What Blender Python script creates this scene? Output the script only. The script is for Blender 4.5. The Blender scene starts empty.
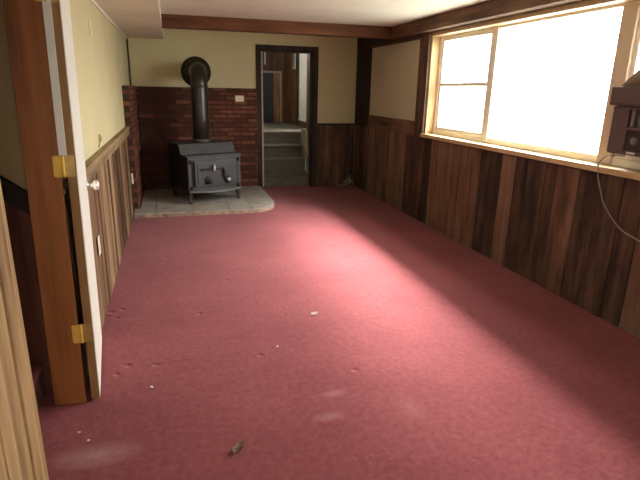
import bpy, bmesh, math, random
from mathutils import Vector, Matrix
PI = math.pi
sc = bpy.context.scene
C = sc.collection

# ------------------------------------------------------------------ camera
cam = bpy.data.objects.new('camera', bpy.data.cameras.new('camera'))
C.objects.link(cam)
R3 = ((0.962, 0.060, -0.267), (-0.273, 0.279, -0.921), (0.019, 0.958, 0.285))
q = Matrix(R3).to_quaternion().normalized()
cam.matrix_world = Matrix.Translation((0, 0, 1.5)) @ q.to_matrix().to_4x4()
cam.data.sensor_width = 36
cam.data.lens = 505 / 640 * 36
cam.data.clip_start = 0.02
sc.camera = cam

# ------------------------------------------------------------------ world, exposure
w = bpy.data.worlds.new('overcast_sky'); sc.world = w; w.use_nodes = True
nt = w.node_tree; nt.nodes.clear()
wo = nt.nodes.new('ShaderNodeOutputWorld'); bg = nt.nodes.new('ShaderNodeBackground')
tc = nt.nodes.new('ShaderNodeTexCoord'); sx = nt.nodes.new('ShaderNodeSeparateXYZ')
mr = nt.nodes.new('ShaderNodeMapRange'); cr = nt.nodes.new('ShaderNodeValToRGB')
mr.inputs['From Min'].default_value = -0.4; mr.inputs['From Max'].default_value = 0.6
nt.links.new(tc.outputs['Generated'], sx.inputs[0]); nt.links.new(sx.outputs['Z'], mr.inputs['Value'])
nt.links.new(mr.outputs[0], cr.inputs[0]); nt.links.new(cr.outputs[0], bg.inputs['Color'])
cr.color_ramp.elements[0].position = 0.30; cr.color_ramp.elements[0].color = (0.40, 0.41, 0.36, 1)
cr.color_ramp.elements[1].position = 0.55; cr.color_ramp.elements[1].color = (1.0, 0.99, 0.95, 1)
bg.inputs['Strength'].default_value = 6.0
# made-up bright sky band on the window side, sharpening the carpet's shadow edge
def wmath(op, a, b):
    m = nt.nodes.new('ShaderNodeMath'); m.operation = op
    for k, v in enumerate((a, b)):
        if isinstance(v, (int, float)): m.inputs[k].default_value = v
        else: nt.links.new(v, m.inputs[k])
    return m.outputs[0]
def wrange(v, a, b, c, d):
    m = nt.nodes.new('ShaderNodeMapRange'); m.interpolation_type = 'SMOOTHSTEP'
    for k, x in zip(('From Min', 'From Max', 'To Min', 'To Max'), (a, b, c, d)): m.inputs[k].default_value = x
    nt.links.new(v, m.inputs['Value']); return m.outputs[0]
ang = wmath('ARCTAN2', sx.outputs['Z'], sx.outputs['X'])
rb_ = nt.nodes.new('ShaderNodeValToRGB'); els = rb_.color_ramp.elements
stops_ = [(18, 0.0), (34, 0.10), (42, 0.28), (45, 0.9), (46.5, 1.0), (50.0, 1.0), (51.5, 0.0)]
while len(els) < len(stops_): els.new(0.5)
for e_, (d_, v_) in zip(els, stops_): e_.position = d_/90; e_.color = (v_, v_, v_, 1)
nt.links.new(wmath('DIVIDE', ang, PI/2), rb_.inputs[0])
side = wrange(wmath('ABSOLUTE', wmath('SUBTRACT', sx.outputs['Y'], -0.05), 0), 0.30, 0.75, 1, 0)
band = wmath('MULTIPLY', rb_.outputs['Color'], side)
bg.inputs['Strength'].default_value = 1.0
st_ = wmath('ADD', wmath('MULTIPLY', band, 105.0), 9.0)
nt.links.new(st_, bg.inputs['Strength'])
nt.links.new(bg.outputs[0], wo.inputs['Surface'])
vs = sc.view_settings
vs.view_transform = 'Standard'; vs.look = 'None'; vs.gamma = 1.0; vs.use_curve_mapping = False
vs.exposure = 1.2
cy = sc.cycles
cy.use_denoising = True
cy.max_bounces = 10; cy.diffuse_bounces = 7; cy.glossy_bounces = 4
cy.sample_clamp_indirect = 8
cy.caustics_reflective = False; cy.caustics_refractive = False
cy.use_adaptive_sampling = False
w.cycles.sampling_method = 'MANUAL'; w.cycles.sample_map_resolution = 1024

def portal(name, loc, rot, sx_, sy_):
    l = bpy.data.lights.new(name, 'AREA'); l.shape = 'RECTANGLE'; l.size = sx_; l.size_y = sy_
    l.cycles.is_portal = True
    o = bpy.data.objects.new(name, l); C.objects.link(o); o.location = loc; o.rotation_euler = rot
portal('window_daylight', (3.02, 3.55, 1.57), (0, PI/2, 0), 1.2, 4.0)
portal('hall_window_daylight', (2.54, 9.4, 1.65), (0, PI/2, 0), 1.6, 1.0)
portal('fill_window_portal', (0.3, -1.47, 1.5), (PI/2, 0, PI), 1.1, 1.1)  # portal of the added window behind the camera

# ------------------------------------------------------------------ mesh helpers
def bm_new():
    bm = bmesh.new(); bm.loops.layers.float_color.new('tint'); return bm
def paint(bm, faces, t):
    lay = bm.loops.layers.float_color['tint']
    c = (t, t, t, 1) if not isinstance(t, tuple) else (t[0], t[1], t[2], 1)
    for f in faces:
        for l in f.loops: l[lay] = c
HEX = ((0,3,2,1),(4,5,6,7),(0,1,5,4),(1,2,6,5),(2,3,7,6),(3,0,4,7))
def hexa(bm, pts, t=0.5, bevel=0):
    vs_ = [bm.verts.new(p) for p in pts]
    fs = [bm.faces.new([vs_[i] for i in q_]) for q_ in HEX]
    if bevel > 0:
        es = set(e for f in fs for e in f.edges)
        r = bmesh.ops.bevel(bm, geom=list(es), offset=bevel, segments=2, profile=0.6, affect='EDGES')
        fs = list(set(f for v in r['verts'] for f in v.link_faces) | set(f for f in fs if f.is_valid))
    paint(bm, fs, t)
    return fs
def box(bm, a, b, t=0.5, bevel=0, m=None):
    (x0, y0, z0), (x1, y1, z1) = a, b
    if x0 > x1: x0, x1 = x1, x0
    if y0 > y1: y0, y1 = y1, y0
    if z0 > z1: z0, z1 = z1, z0
    pts = [Vector(p) for p in ((x0,y0,z0),(x1,y0,z0),(x1,y1,z0),(x0,y1,z0),(x0,y0,z1),(x1,y0,z1),(x1,y1,z1),(x0,y1,z1))]
    if m is not None: pts = [m @ p for p in pts]
    return hexa(bm, pts, t, bevel)
def prism(bm, poly, f0, f1, t=0.5, bevel=0):
    """poly = list of 2D points, f0/f1 map a 2D point to 3D at both ends"""
    a = [bm.verts.new(f0(p)) for p in poly]; b = [bm.verts.new(f1(p)) for p in poly]
    n = len(poly); fs = [bm.faces.new(a), bm.faces.new(b[::-1])]
    for i in range(n): fs.append(bm.faces.new((a[i], b[i], b[(i+1) % n], a[(i+1) % n])))
    if bevel > 0:
        es = set(e for f in fs for e in f.edges)
        r = bmesh.ops.bevel(bm, geom=list(es), offset=bevel, segments=2, profile=0.6, affect='EDGES')
        fs = list(set(f for v in r['verts'] for f in v.link_faces) | set(f for f in fs if f.is_valid))
    bmesh.ops.recalc_face_normals(bm, faces=fs)
    paint(bm, fs, t)
def lathe(bm, prof, origin, axis='Z', seg=32, t=0.5, m=None):
    """prof list of (radius, height)"""
    rings = []
    for r, h in prof:
        ring = []
        for k in range(seg):
            a = 2*PI*k/seg; u, v = r*math.cos(a), r*math.sin(a)
            p = {'Z': (u, v, h), 'Y': (u, h, v), 'X': (h, u, v)}[axis]
            p = Vector(p) + Vector(origin)
            if m is not None: p = m @ p
            ring.append(bm.verts.new(p))
        rings.append(ring)
    fs = []
    for i in range(len(rings)-1):
        for k in range(seg):
            fs.append(bm.faces.new((rings[i][k], rings[i][(k+1) % seg], rings[i+1][(k+1) % seg], rings[i+1][k])))
    fs.append(bm.faces.new(rings[0])); fs.append(bm.faces.new(rings[-1]))
    bmesh.ops.recalc_face_normals(bm, faces=fs)
    for f in fs: f.smooth = True
    fs[-1].smooth = fs[-2].smooth = False
    paint(bm, fs, t)
def tube(bm, pts, r, seg=12, t=0.5):
    pts = [Vector(p) for p in pts]; rings = []
    up = Vector((0, 0, 1)); prev = None
    for i, p in enumerate(pts):
        d = (pts[min(i+1, len(pts)-1)] - pts[max(i-1, 0)]).normalized()
        a = prev if prev is not None else (up if abs(d.z) < 0.9 else Vector((1, 0, 0)))
        a = (a - d*a.dot(d)).normalized(); prev = a; b = d.cross(a)
        rr = r[i] if isinstance(r, (list, tuple)) else r
        rings.append([bm.verts.new(p + a*rr*math.cos(2*PI*k/seg) + b*rr*math.sin(2*PI*k/seg)) for k in range(seg)])
    fs = []
    for i in range(len(rings)-1):
        for k in range(seg):
            fs.append(bm.faces.new((rings[i][k], rings[i][(k+1) % seg], rings[i+1][(k+1) % seg], rings[i+1][k])))
    fs.append(bm.faces.new(rings[0])); fs.append(bm.faces.new(rings[-1]))
    bmesh.ops.recalc_face_normals(bm, faces=fs)
    for f in fs: f.smooth = True
    paint(bm, fs, t)
def spline(cp, n=10):
    out = []; cp = [Vector(p) for p in cp]; P = [cp[0]] + cp + [cp[-1]]
    for i in range(1, len(P)-2):
        for k in range(n):
            s = k/n; a, b, c, d = P[i-1:i+3]
            out.append(0.5*((2*b) + (c-a)*s + (2*a-5*b+4*c-d)*s*s + (-a+3*b-3*c+d)*s**3))
    out.append(cp[-1]); return out
def obj(name, bm, mat, parent=None):
    me = bpy.data.meshes.new(name); bm.to_mesh(me); bm.free()
    me.materials.append(mat)
    o = bpy.data.objects.new(name, me); C.objects.link(o)
    if parent is not None: o.parent = parent
    return o
def tag(o, label, cat, group=None, kind=None):
    o['label'] = label; o['category'] = cat
    if group: o['group'] = group
    if kind: o['kind'] = kind
    return o
def thing(name, label, cat, loc=(0, 0, 0), rotz=0, group=None, kind=None):
    o = bpy.data.objects.new(name, None); C.objects.link(o)
    o.location = loc; o.rotation_euler = (0, 0, rotz); o.empty_display_size = 0.1
    return tag(o, label, cat, group, kind)
def struct(name, bm, mat, label, cat):
    return tag(obj(name, bm, mat), label, cat, kind='structure')

# ------------------------------------------------------------------ materials
def base_mat(name, rough=0.7, spec=0.3, metal=0.0):
    m = bpy.data.materials.new(name); m.use_nodes = True
    n = m.node_tree.nodes; b = n['Principled BSDF']
    b.inputs['Roughness'].default_value = rough; b.inputs['Metallic'].default_value = metal
    b.inputs['Specular IOR Level'].default_value = spec
    return m, m.node_tree, b
def ramp(nt, stops):
    r = nt.nodes.new('ShaderNodeValToRGB'); e = r.color_ramp.elements
    while len(e) < len(stops): e.new(0.5)
    for k, (p, c) in enumerate(stops): e[k].position = p; e[k].color = (*c, 1)
    return r
def noise(nt, vec, scale, detail=4, rough=0.55):
    n = nt.nodes.new('ShaderNodeTexNoise'); n.inputs['Scale'].default_value = scale
    n.inputs['Detail'].default_value = detail; n.inputs['Roughness'].default_value = rough
    nt.links.new(vec, n.inputs['Vector']); return n.outputs['Fac']
def coord(nt, sc3=(1, 1, 1), kind='Object'):
    t = nt.nodes.new('ShaderNodeTexCoord'); mp = nt.nodes.new('ShaderNodeMapping')
    mp.inputs['Scale'].default_value = sc3
    nt.links.new(t.outputs[kind], mp.inputs['Vector']); return mp.outputs[0]
def mathn(nt, op, a, b):
    m = nt.nodes.new('ShaderNodeMath'); m.operation = op
    for k, v in enumerate((a, b)):
        if isinstance(v, (int, float)): m.inputs[k].default_value = v
        else: nt.links.new(v, m.inputs[k])
    return m.outputs[0]
def mixc(nt, fac, a, b, mode='MIX'):
    m = nt.nodes.new('ShaderNodeMix'); m.data_type = 'RGBA'; m.blend_type = mode
    for i, v in ((0, fac), (6, a), (7, b)):
        if isinstance(v, (int, float)): m.inputs[i].default_value = v
        elif isinstance(v, tuple): m.inputs[i].default_value = (*v, 1)
        else: nt.links.new(v, m.inputs[i])
    return m.outputs[2]
def bump(nt, b, h, strength=0.3, dist=0.01):
    n = nt.nodes.new('ShaderNodeBump'); n.inputs['Strength'].default_value = strength
    n.inputs['Distance'].default_value = dist
    nt.links.new(h, n.inputs['Height']); nt.links.new(n.outputs[0], b.inputs['Normal'])
def attr(nt):
    a = nt.nodes.new('ShaderNodeAttribute'); a.attribute_name = 'tint'; return a.outputs['Color'], a.outputs['Fac']

def plain(name, col, rough=0.6, metal=0.0, var=0.12, scale=8, spec=0.3, bmp=0.0, bscale=60):
    m, nt, b = base_mat(name, rough, spec, metal)
    v = coord(nt)
    f = noise(nt, v, scale, 5)
    lo = tuple(max(0, c*(1-var)) for c in col); hi = tuple(min(1, c*(1+var)) for c in col)
    r = ramp(nt, [(0.3, lo), (0.7, hi)])
    nt.links.new(f, r.inputs[0]); nt.links.new(r.outputs[0], b.inputs['Base Color'])
    if bmp: bump(nt, b, noise(nt, v, bscale, 3), bmp, 0.004)
    return m
def wood(name, stops, axis='Z', rough=0.75, grain=1.0, tinted=0.8, blotch=0.5, spec=0.25, bmp=0.5, gs=1.0):
    """plank wood; stops = dark .. light; the tint attribute shifts each board along the ramp"""
    m, nt, b = base_mat(name, rough, spec)
    s = {'X': (1.2, 22, 22), 'Y': (22, 1.2, 22), 'Z': (22, 22, 1.2)}[axis]
    s = tuple(k*grain for k in s)
    col, fac = attr(nt)
    tcn = nt.nodes.new('ShaderNodeTexCoord')
    off = nt.nodes.new('ShaderNodeVectorMath'); off.operation = 'MULTIPLY_ADD'
    nt.links.new(col, off.inputs[0]); off.inputs[1].default_value = (7, 9, 11)
    nt.links.new(tcn.outputs['Object'], off.inputs[2])
    mp = nt.nodes.new('ShaderNodeMapping'); mp.inputs['Scale'].default_value = s
    nt.links.new(off.outputs[0], mp.inputs['Vector'])
    g = noise(nt, mp.outputs[0], 1.0, 8, 0.65)
    s2 = tuple(1.0 if k < 5*grain else 5.0 for k in s)
    mp2 = nt.nodes.new('ShaderNodeMapping'); mp2.inputs['Scale'].default_value = s2
    nt.links.new(off.outputs[0], mp2.inputs['Vector'])
    bl = noise(nt, mp2.outputs[0], 1.6, 4, 0.6)
    a1 = mathn(nt, 'MULTIPLY', mathn(nt, 'SUBTRACT', fac, 0.5), tinted)
    a2 = mathn(nt, 'MULTIPLY', mathn(nt, 'SUBTRACT', bl, 0.5), blotch*2)
    f = mathn(nt, 'ADD', mathn(nt, 'ADD', mathn(nt, 'ADD', mathn(nt, 'MULTIPLY', g, gs), 0.5*(1-gs)), a1), a2)
    r = ramp(nt, stops)
    nt.links.new(f, r.inputs[0]); nt.links.new(r.outputs[0], b.inputs['Base Color'])
    bump(nt, b, g, bmp, 0.004)
    return m

M = {}
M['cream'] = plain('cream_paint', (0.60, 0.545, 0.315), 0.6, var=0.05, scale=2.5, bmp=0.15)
M['tan'] = plain('dimmed_stairwell_cream', (0.34, 0.235, 0.115), 0.7, var=0.05, scale=2.5)  # the cream wall with the stairwell's dimness put into its colour
M['ceiling'] = plain('textured_ceiling_paint', (0.74, 0.72, 0.62), 0.9, var=0.05, scale=3, bmp=0.5, bscale=45)
M['panel'] = plain('cream_panel_paint', (0.52, 0.48, 0.34), 0.55, var=0.06, scale=3)
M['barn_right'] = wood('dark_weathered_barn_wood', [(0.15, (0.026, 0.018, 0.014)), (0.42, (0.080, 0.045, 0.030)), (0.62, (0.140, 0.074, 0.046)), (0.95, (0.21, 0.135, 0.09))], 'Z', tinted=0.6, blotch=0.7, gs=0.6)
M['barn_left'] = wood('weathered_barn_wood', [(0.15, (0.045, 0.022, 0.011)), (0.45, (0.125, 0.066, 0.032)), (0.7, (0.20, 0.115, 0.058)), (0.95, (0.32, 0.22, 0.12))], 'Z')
M['barn_cap'] = wood('weathered_cap_board', [(0.2, (0.12, 0.08, 0.04)), (0.5, (0.25, 0.17, 0.085)), (0.9, (0.38, 0.29, 0.16))], 'Y')
M['barn_near'] = wood('rough_sawn_pale_board', [(0.15, (0.16, 0.09, 0.04)), (0.38, (0.31, 0.19, 0.085)), (0.6, (0.41, 0.265, 0.125)), (0.9, (0.50, 0.35, 0.19))], 'Z', tinted=0.25, blotch=0.65, gs=0.7)
M['jamb'] = wood('stained_jamb_wood', [(0.2, (0.12, 0.038, 0.010)), (0.5, (0.26, 0.090, 0.026)), (0.85, (0.37, 0.145, 0.048))], 'Z', rough=0.45, blotch=0.25, grain=0.8, bmp=0.15)
M['door_edge'] = wood('door_edge_wood', [(0.2, (0.16, 0.08, 0.028)), (0.5, (0.27, 0.145, 0.05)), (0.85, (0.36, 0.20, 0.08))], 'Z', rough=0.6, blotch=0.2, bmp=0.15)
M['beam'] = wood('stained_beam_wood', [(0.2, (0.045, 0.017, 0.008)), (0.5, (0.12, 0.045, 0.02)), (0.85, (0.20, 0.085, 0.04))], 'X', grain=0.6)
M['header'] = wood('weathered_header_wood', [(0.2, (0.035, 0.02, 0.014)), (0.5, (0.13, 0.07, 0.042)), (0.85, (0.25, 0.155, 0.095))], 'Y', grain=0.6)
M['dark_trim'] = wood('dark_trim_wood', [(0.2, (0.018, 0.012, 0.010)), (0.5, (0.050, 0.032, 0.026)), (0.9, (0.10, 0.065, 0.05))], 'Z')
M['pine'] = wood('pale_pine', [(0.2, (0.30, 0.17, 0.07)), (0.5, (0.52, 0.35, 0.17)), (0.85, (0.66, 0.50, 0.28))], 'Z', rough=0.5, bmp=0.15)
M['pine_y'] = wood('pale_pine_sill', [(0.2, (0.34, 0.22, 0.10)), (0.5, (0.55, 0.40, 0.21)), (0.85, (0.68, 0.54, 0.32))], 'Y', rough=0.4, bmp=0.1, spec=0.5)
M['white_paint'] = plain('white_door_paint', (0.80, 0.78, 0.70), 0.45, var=0.03)
M['vinyl'] = plain('cream_window_frame', (0.80, 0.76, 0.66), 0.45, var=0.04)
M['vinyl_tan'] = plain('tan_window_frame', (0.56, 0.45, 0.33), 0.5, var=0.05)
M['black_iron'] = plain('black_stove_iron', (0.014, 0.0135, 0.014), 0.5, 0.1, var=0.25, scale=6, spec=0.5, bmp=0.2)
M['stove_grey'] = plain('worn_grey_stove_plate', (0.050, 0.050, 0.048), 0.5, 0.1, var=0.2, scale=5, spec=0.5, bmp=0.15)
M['lip_grey'] = plain('pale_grey_lip_plate', (0.17, 0.17, 0.165), 0.5, 0.1, var=0.2, scale=5)  # paler grey than the other stove plates
M['pipe'] = plain('black_stove_pipe_metal', (0.035, 0.028, 0.024), 0.33, 0.3, var=0.2, spec=0.5)
M['chrome'] = plain('chrome', (0.88, 0.88, 0.85), 0.22, 0.5, var=0.02)
M['brass'] = plain('brass', (0.80, 0.50, 0.09), 0.4, 0.35, var=0.08, scale=30)
M['brass_dull'] = plain('dull_brass', (0.42, 0.26, 0.09), 0.5, 0.6, var=0.15, scale=30)
M['plastic_white'] = plain('ivory_plastic', (0.75, 0.68, 0.50), 0.4, var=0.02)
M['dark_hole'] = plain('dark_slot', (0.01, 0.01, 0.01), 0.8, var=0.0)
M['ac_brown'] = plain('brown_purple_appliance_plastic', (0.105, 0.068, 0.072), 0.5, var=0.1, spec=0.4)
M['ac_dark'] = plain('dark_grille_plastic', (0.055, 0.035, 0.038), 0.5, var=0.1)
M['ac_light'] = plain('grey_louvre_plastic', (0.18, 0.15, 0.15), 0.5, var=0.1)
M['cloth'] = plain('dusty_brown_cloth', (0.22, 0.17, 0.13), 0.9, var=0.25, scale=12, bmp=0.4)
M['cord'] = plain('tan_cord_rubber', (0.30, 0.25, 0.20), 0.6, var=0.05)
M['stair_carpet'] = plain('taupe_stair_carpet', (0.135, 0.115, 0.082), 0.95, var=0.15, scale=20, bmp=0.6, bscale=200)
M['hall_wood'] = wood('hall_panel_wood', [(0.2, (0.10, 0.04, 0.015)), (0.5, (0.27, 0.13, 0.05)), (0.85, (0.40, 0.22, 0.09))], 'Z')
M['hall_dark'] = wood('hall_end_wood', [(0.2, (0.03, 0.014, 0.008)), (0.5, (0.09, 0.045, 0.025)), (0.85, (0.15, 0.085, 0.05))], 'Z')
M['hall_trim'] = plain('faded_pinkish_trim', (0.30, 0.20, 0.16), 0.7)
M['pale_strip'] = plain('pale_edge_strip', (0.42, 0.35, 0.30), 0.7)
M['navy'] = plain('dark_navy_door_paint', (0.016, 0.014, 0.020), 0.5)
M['curtain'] = plain('grey_white_curtain', (0.62, 0.60, 0.54), 0.9, var=0.05)
M['plaster_grey'] = plain('grey_brown_plaster', (0.30, 0.25, 0.19), 0.8)
M['plaster_brown'] = plain('brown_plaster', (0.17, 0.13, 0.09), 0.85)
M['olive'] = plain('olive_painted_board', (0.10, 0.095, 0.045), 0.8)
M['plaster_pale'] = plain('pale_skirt_paint', (0.42, 0.37, 0.29), 0.85)
M['maroon'] = wood('dark_maroon_panel', [(0.2, (0.035, 0.012, 0.008)), (0.5, (0.085, 0.03, 0.018)), (0.9, (0.14, 0.055, 0.03))], 'Z')
M['crumb'] = plain('white_crumb', (0.8, 0.76, 0.68), 0.8)
M['leaf'] = plain('dried_leaf', (0.36, 0.30, 0.20), 0.8, var=0.4, scale=60)
M['scrap'] = plain('torn_grey_paper', (0.26, 0.25, 0.19), 0.9, var=0.3, scale=10)
M['outside'] = plain('added_eave_paint', (0.30, 0.28, 0.25), 0.9)  # for the unseen overhang added outside

def curtain_mat():
    m, nt, b = base_mat('grey_white_curtain_cloth', 0.9, 0.1)
    v = coord(nt); r = ramp(nt, [(0.3, (0.55, 0.53, 0.47)), (0.7, (0.66, 0.64, 0.58))]); nt.links.new(noise(nt, v, 6, 4), r.inputs[0]); nt.links.new(r.outputs[0], b.inputs['Base Color'])
    t = nt.nodes.new('ShaderNodeBsdfTranslucent'); nt.links.new(r.outputs[0], t.inputs['Color'])
    mx = nt.nodes.new('ShaderNodeMixShader'); mx.inputs[0].default_value = 0.10
    nt.links.new(b.outputs[0], mx.inputs[1]); nt.links.new(t.outputs[0], mx.inputs[2])
    nt.links.new(mx.outputs[0], nt.nodes['Material Output'].inputs['Surface']); return m
M['curtain_cloth'] = curtain_mat()

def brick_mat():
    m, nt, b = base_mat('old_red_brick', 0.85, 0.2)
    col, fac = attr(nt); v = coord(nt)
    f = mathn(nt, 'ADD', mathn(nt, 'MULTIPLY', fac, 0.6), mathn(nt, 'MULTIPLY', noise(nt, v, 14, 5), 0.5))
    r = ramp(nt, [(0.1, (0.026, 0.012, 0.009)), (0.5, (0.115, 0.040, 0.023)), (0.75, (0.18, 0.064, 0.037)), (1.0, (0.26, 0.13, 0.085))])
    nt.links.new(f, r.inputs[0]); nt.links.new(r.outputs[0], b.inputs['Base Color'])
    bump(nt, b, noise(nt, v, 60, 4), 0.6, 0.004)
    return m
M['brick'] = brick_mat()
M['mortar'] = plain('dark_mortar', (0.05, 0.027, 0.018), 0.95, var=0.2, bmp=0.4)

def slab_mat():
    m, nt, b = base_mat('grey_hearth_tile', 0.6, 0.3)
    v = coord(nt)
    f = noise(nt, v, 7, 6, 0.65)
    r = ramp(nt, [(0.3, (0.22, 0.20, 0.165)), (0.6, (0.34, 0.31, 0.26)), (0.8, (0.42, 0.39, 0.33))])
    nt.links.new(f, r.inputs[0]); nt.links.new(r.outputs[0], b.inputs['Base Color'])
    bump(nt, b, f, 0.3, 0.006)
    return m
M['slab'] = slab_mat()
M['slab_edge'] = plain('stained_hearth_edge', (0.27, 0.18, 0.13), 0.8, var=0.5, scale=14)

DENTS = [(-0.49, 3.47, .035), (-0.42, 3.50, .03), (-0.44, 3.36, .025), (-0.321, 2.70, .030), (-0.375, 2.62, .025), (-0.17, 2.67, .028),
         (0.414, 2.64, .03), (-0.13, 4.6, .03), (0.35, 3.9, .03), (0.1, 3.3, .025), (-0.50, 3.40, .02), (0.9, 2.35, .03)]
def carpet_mat(name='burgundy_carpet', dents=True):
    m, nt, b = base_mat(name, 0.95, 0.12)
    b.inputs['Sheen Weight'].default_value = 0.12
    b.inputs['Sheen Roughness'].default_value = 0.5
    b.inputs['Sheen Tint'].default_value = (1.0, 0.7, 0.7, 1)
    v = coord(nt)
    fine = noise(nt, v, 200, 3, 0.8); mid = noise(nt, v, 30, 6, 0.75); big = noise(nt, v, 1.3, 4, 0.6)
    r = ramp(nt, [(0.30, (0.085, 0.018, 0.021)), (0.5, (0.190, 0.045, 0.050)), (0.70, (0.33, 0.105, 0.105))])
    f = mathn(nt, 'ADD', mathn(nt, 'MULTIPLY', fine, 0.45), mathn(nt, 'MULTIPLY', mid, 0.35))
    f = mathn(nt, 'ADD', f, mathn(nt, 'MULTIPLY', big, 0.2))
    nt.links.new(f, r.inputs[0])
    col = r.outputs[0]
    h = f
    if dents:
        geo = nt.nodes.new('ShaderNodeNewGeometry')
        # worn pale scuffs with a shape of their own
        for (cx, cy_, sxx, syy, amt) in ((-0.40, 1.97, 0.16, 0.07, 0.35), (0.72, 2.16, 0.07, 0.03, 0.22), (0.64, 1.98, 0.08, 0.03, 0.22), (1.05, 1.95, 0.06, 0.10, 0.10)):
            sb = nt.nodes.new('ShaderNodeVectorMath'); sb.operation = 'SUBTRACT'
            nt.links.new(geo.outputs['Position'], sb.inputs[0]); sb.inputs[1].default_value = (cx, cy_, 0)
            ml = nt.nodes.new('ShaderNodeVectorMath'); ml.operation = 'MULTIPLY'
            nt.links.new(sb.outputs[0], ml.inputs[0]); ml.inputs[1].default_value = (1/sxx, 1/syy, 0)
            ln = nt.nodes.new('ShaderNodeVectorMath'); ln.operation = 'LENGTH'; nt.links.new(ml.outputs[0], ln.inputs[0])
            k = nt.nodes.new('ShaderNodeMapRange'); k.inputs['From Min'].default_value = 1.3; k.inputs['From Max'].default_value = 0.0
            k.inputs['To Max'].default_value = amt; nt.links.new(ln.outputs['Value'], k.inputs['Value'])
            g = mathn(nt, 'MULTIPLY', k.outputs[0], mathn(nt, 'MULTIPLY', noise(nt, v, 28, 5, 0.75), 1.8))
            col = mixc(nt, g, col, (0.55, 0.38, 0.34))
        for (dx, dy, dr) in DENTS:
            d = nt.nodes.new('ShaderNodeVectorMath'); d.operation = 'DISTANCE'
            nt.links.new(geo.outputs['Position'], d.inputs[0]); d.inputs[1].default_value = (dx, dy, 0)
            k = nt.nodes.new('ShaderNodeMapRange'); k.interpolation_type = 'SMOOTHSTEP'
            k.inputs['From Min'].default_value = 0; k.inputs['From Max'].default_value = dr
            k.inputs['To Min'].default_value = -2.6; k.inputs['To Max'].default_value = 0
            nt.links.new(d.outputs['Value'], k.inputs['Value'])
            h = mathn(nt, 'ADD', h, k.outputs[0])
    nt.links.new(col, b.inputs['Base Color'])
    wv = noise(nt, coord(nt, (0.8, 1.3, 1)), 2.2, 3, 0.5)
    h = mathn(nt, 'ADD', h, mathn(nt, 'MULTIPLY', wv, 2.5))
    bump(nt, b, h, 0.7, 0.006)
    return m
M['carpet'] = carpet_mat()
M['carpet_step'] = carpet_mat('burgundy_step_carpet', False)

def glass_mat():
    m = bpy.data.materials.new('window_glass'); m.use_nodes = True; nt = m.node_tree; nt.nodes.clear()
    o = nt.nodes.new('ShaderNodeOutputMaterial'); t = nt.nodes.new('ShaderNodeBsdfTransparent'); g = nt.nodes.new('ShaderNodeBsdfGlossy')
    g.inputs['Roughness'].default_value = 0.02
    lw = nt.nodes.new('ShaderNodeLayerWeight'); lw.inputs['Blend'].default_value = 0.5
    fr = nt.nodes.new('ShaderNodeMath'); fr.operation = 'MULTIPLY_ADD'
    pw = nt.nodes.new('ShaderNodeMath'); pw.operation = 'POWER'; nt.links.new(lw.outputs['Facing'], pw.inputs[0]); pw.inputs[1].default_value = 5
    nt.links.new(pw.outputs[0], fr.inputs[0]); fr.inputs[1].default_value = 0.5; fr.inputs[2].default_value = 0.03
    mx = nt.nodes.new('ShaderNodeMixShader')
    nt.links.new(fr.outputs[0], mx.inputs[0]); nt.links.new(t.outputs[0], mx.inputs[1]); nt.links.new(g.outputs[0], mx.inputs[2])
    nt.links.new(mx.outputs[0], o.inputs['Surface']); return m
M['glass'] = glass_mat()

# ------------------------------------------------------------------ dimensions
XL, XR, YB, YF = -0.54, 2.83, 7.80, -1.3
ZC, ZS = 2.27, 2.13           # ceiling, underside of soffit and beam
WY0, WY1, WZ0, WZ1 = 1.70, 5.45, 1.015, 2.12     # long window
DY0, DY1, DH = 1.70, 2.405, 2.05                 # side doorway in left wall
BX0, BX1, BH = 1.30, 2.10, 2.04                  # doorway in back wall
T = 0.15
TL = 0.07
rnd = random.Random(4)

# ------------------------------------------------------------------ setting
bm = bm_new(); box(bm, (XL-1.6, YF-T, -0.12), (XR+T, YB+T, 0)); struct('floor', bm, M['carpet'], 'burgundy carpet covering the whole room floor', 'floor')
bm = bm_new(); box(bm, (XL-T, YF-T, ZC), (XR+T, YB+T, ZC+0.12)); struct('ceiling', bm, M['ceiling'], 'off-white textured ceiling', 'ceiling')

bm = bm_new()
box(bm, (XL-TL, YF-T, 0), (XL, DY0, ZC)); box(bm, (XL-TL, DY1+0.002, 0), (XL, YB+T, ZC)); box(bm, (XL-TL, DY0, DH), (XL, DY1+0.002, ZC))
wl = struct('wall_left', bm, M['cream'], 'cream left wall above weathered plank wainscot', 'wall')
bm = bm_new()
box(bm, (XL, YB, 0), (BX0, YB+T, ZC)); box(bm, (BX1, YB, 0), (XR, YB+T, ZC)); box(bm, (BX0, YB, BH), (BX1, YB+T, ZC))
wb = struct('wall_back', bm, M['cream'], 'cream far wall with brick below and doorway to steps', 'wall')
bm = bm_new()
box(bm, (XR, YF-T, 0), (XR+T, WY0, ZC)); box(bm, (XR, WY1, 0), (XR+T, YB+T, ZC))
box(bm, (XR, WY0, 0), (XR+T, WY1, WZ0)); box(bm, (XR, WY0, WZ1), (XR+T, WY1, ZC))
wr = struct('wall_right', bm, M['cream'], 'right wall with long window over dark planks', 'wall')
FX0, FX1, FZ0, FZ1 = -0.20, 0.80, 1.00, 2.0
bm = bm_new(); box(bm, (XL, YF-T, 0), (FX0, YF, ZC)); box(bm, (FX1, YF-T, 0), (XR, YF, ZC)); box(bm, (FX0, YF-T, 0), (FX1, YF, FZ0)); box(bm, (FX0, YF-T, FZ1), (FX1, YF, ZC)); struct('wall_front', bm, M['cream'], 'cream wall closing the near end of the room', 'wall')

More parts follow.
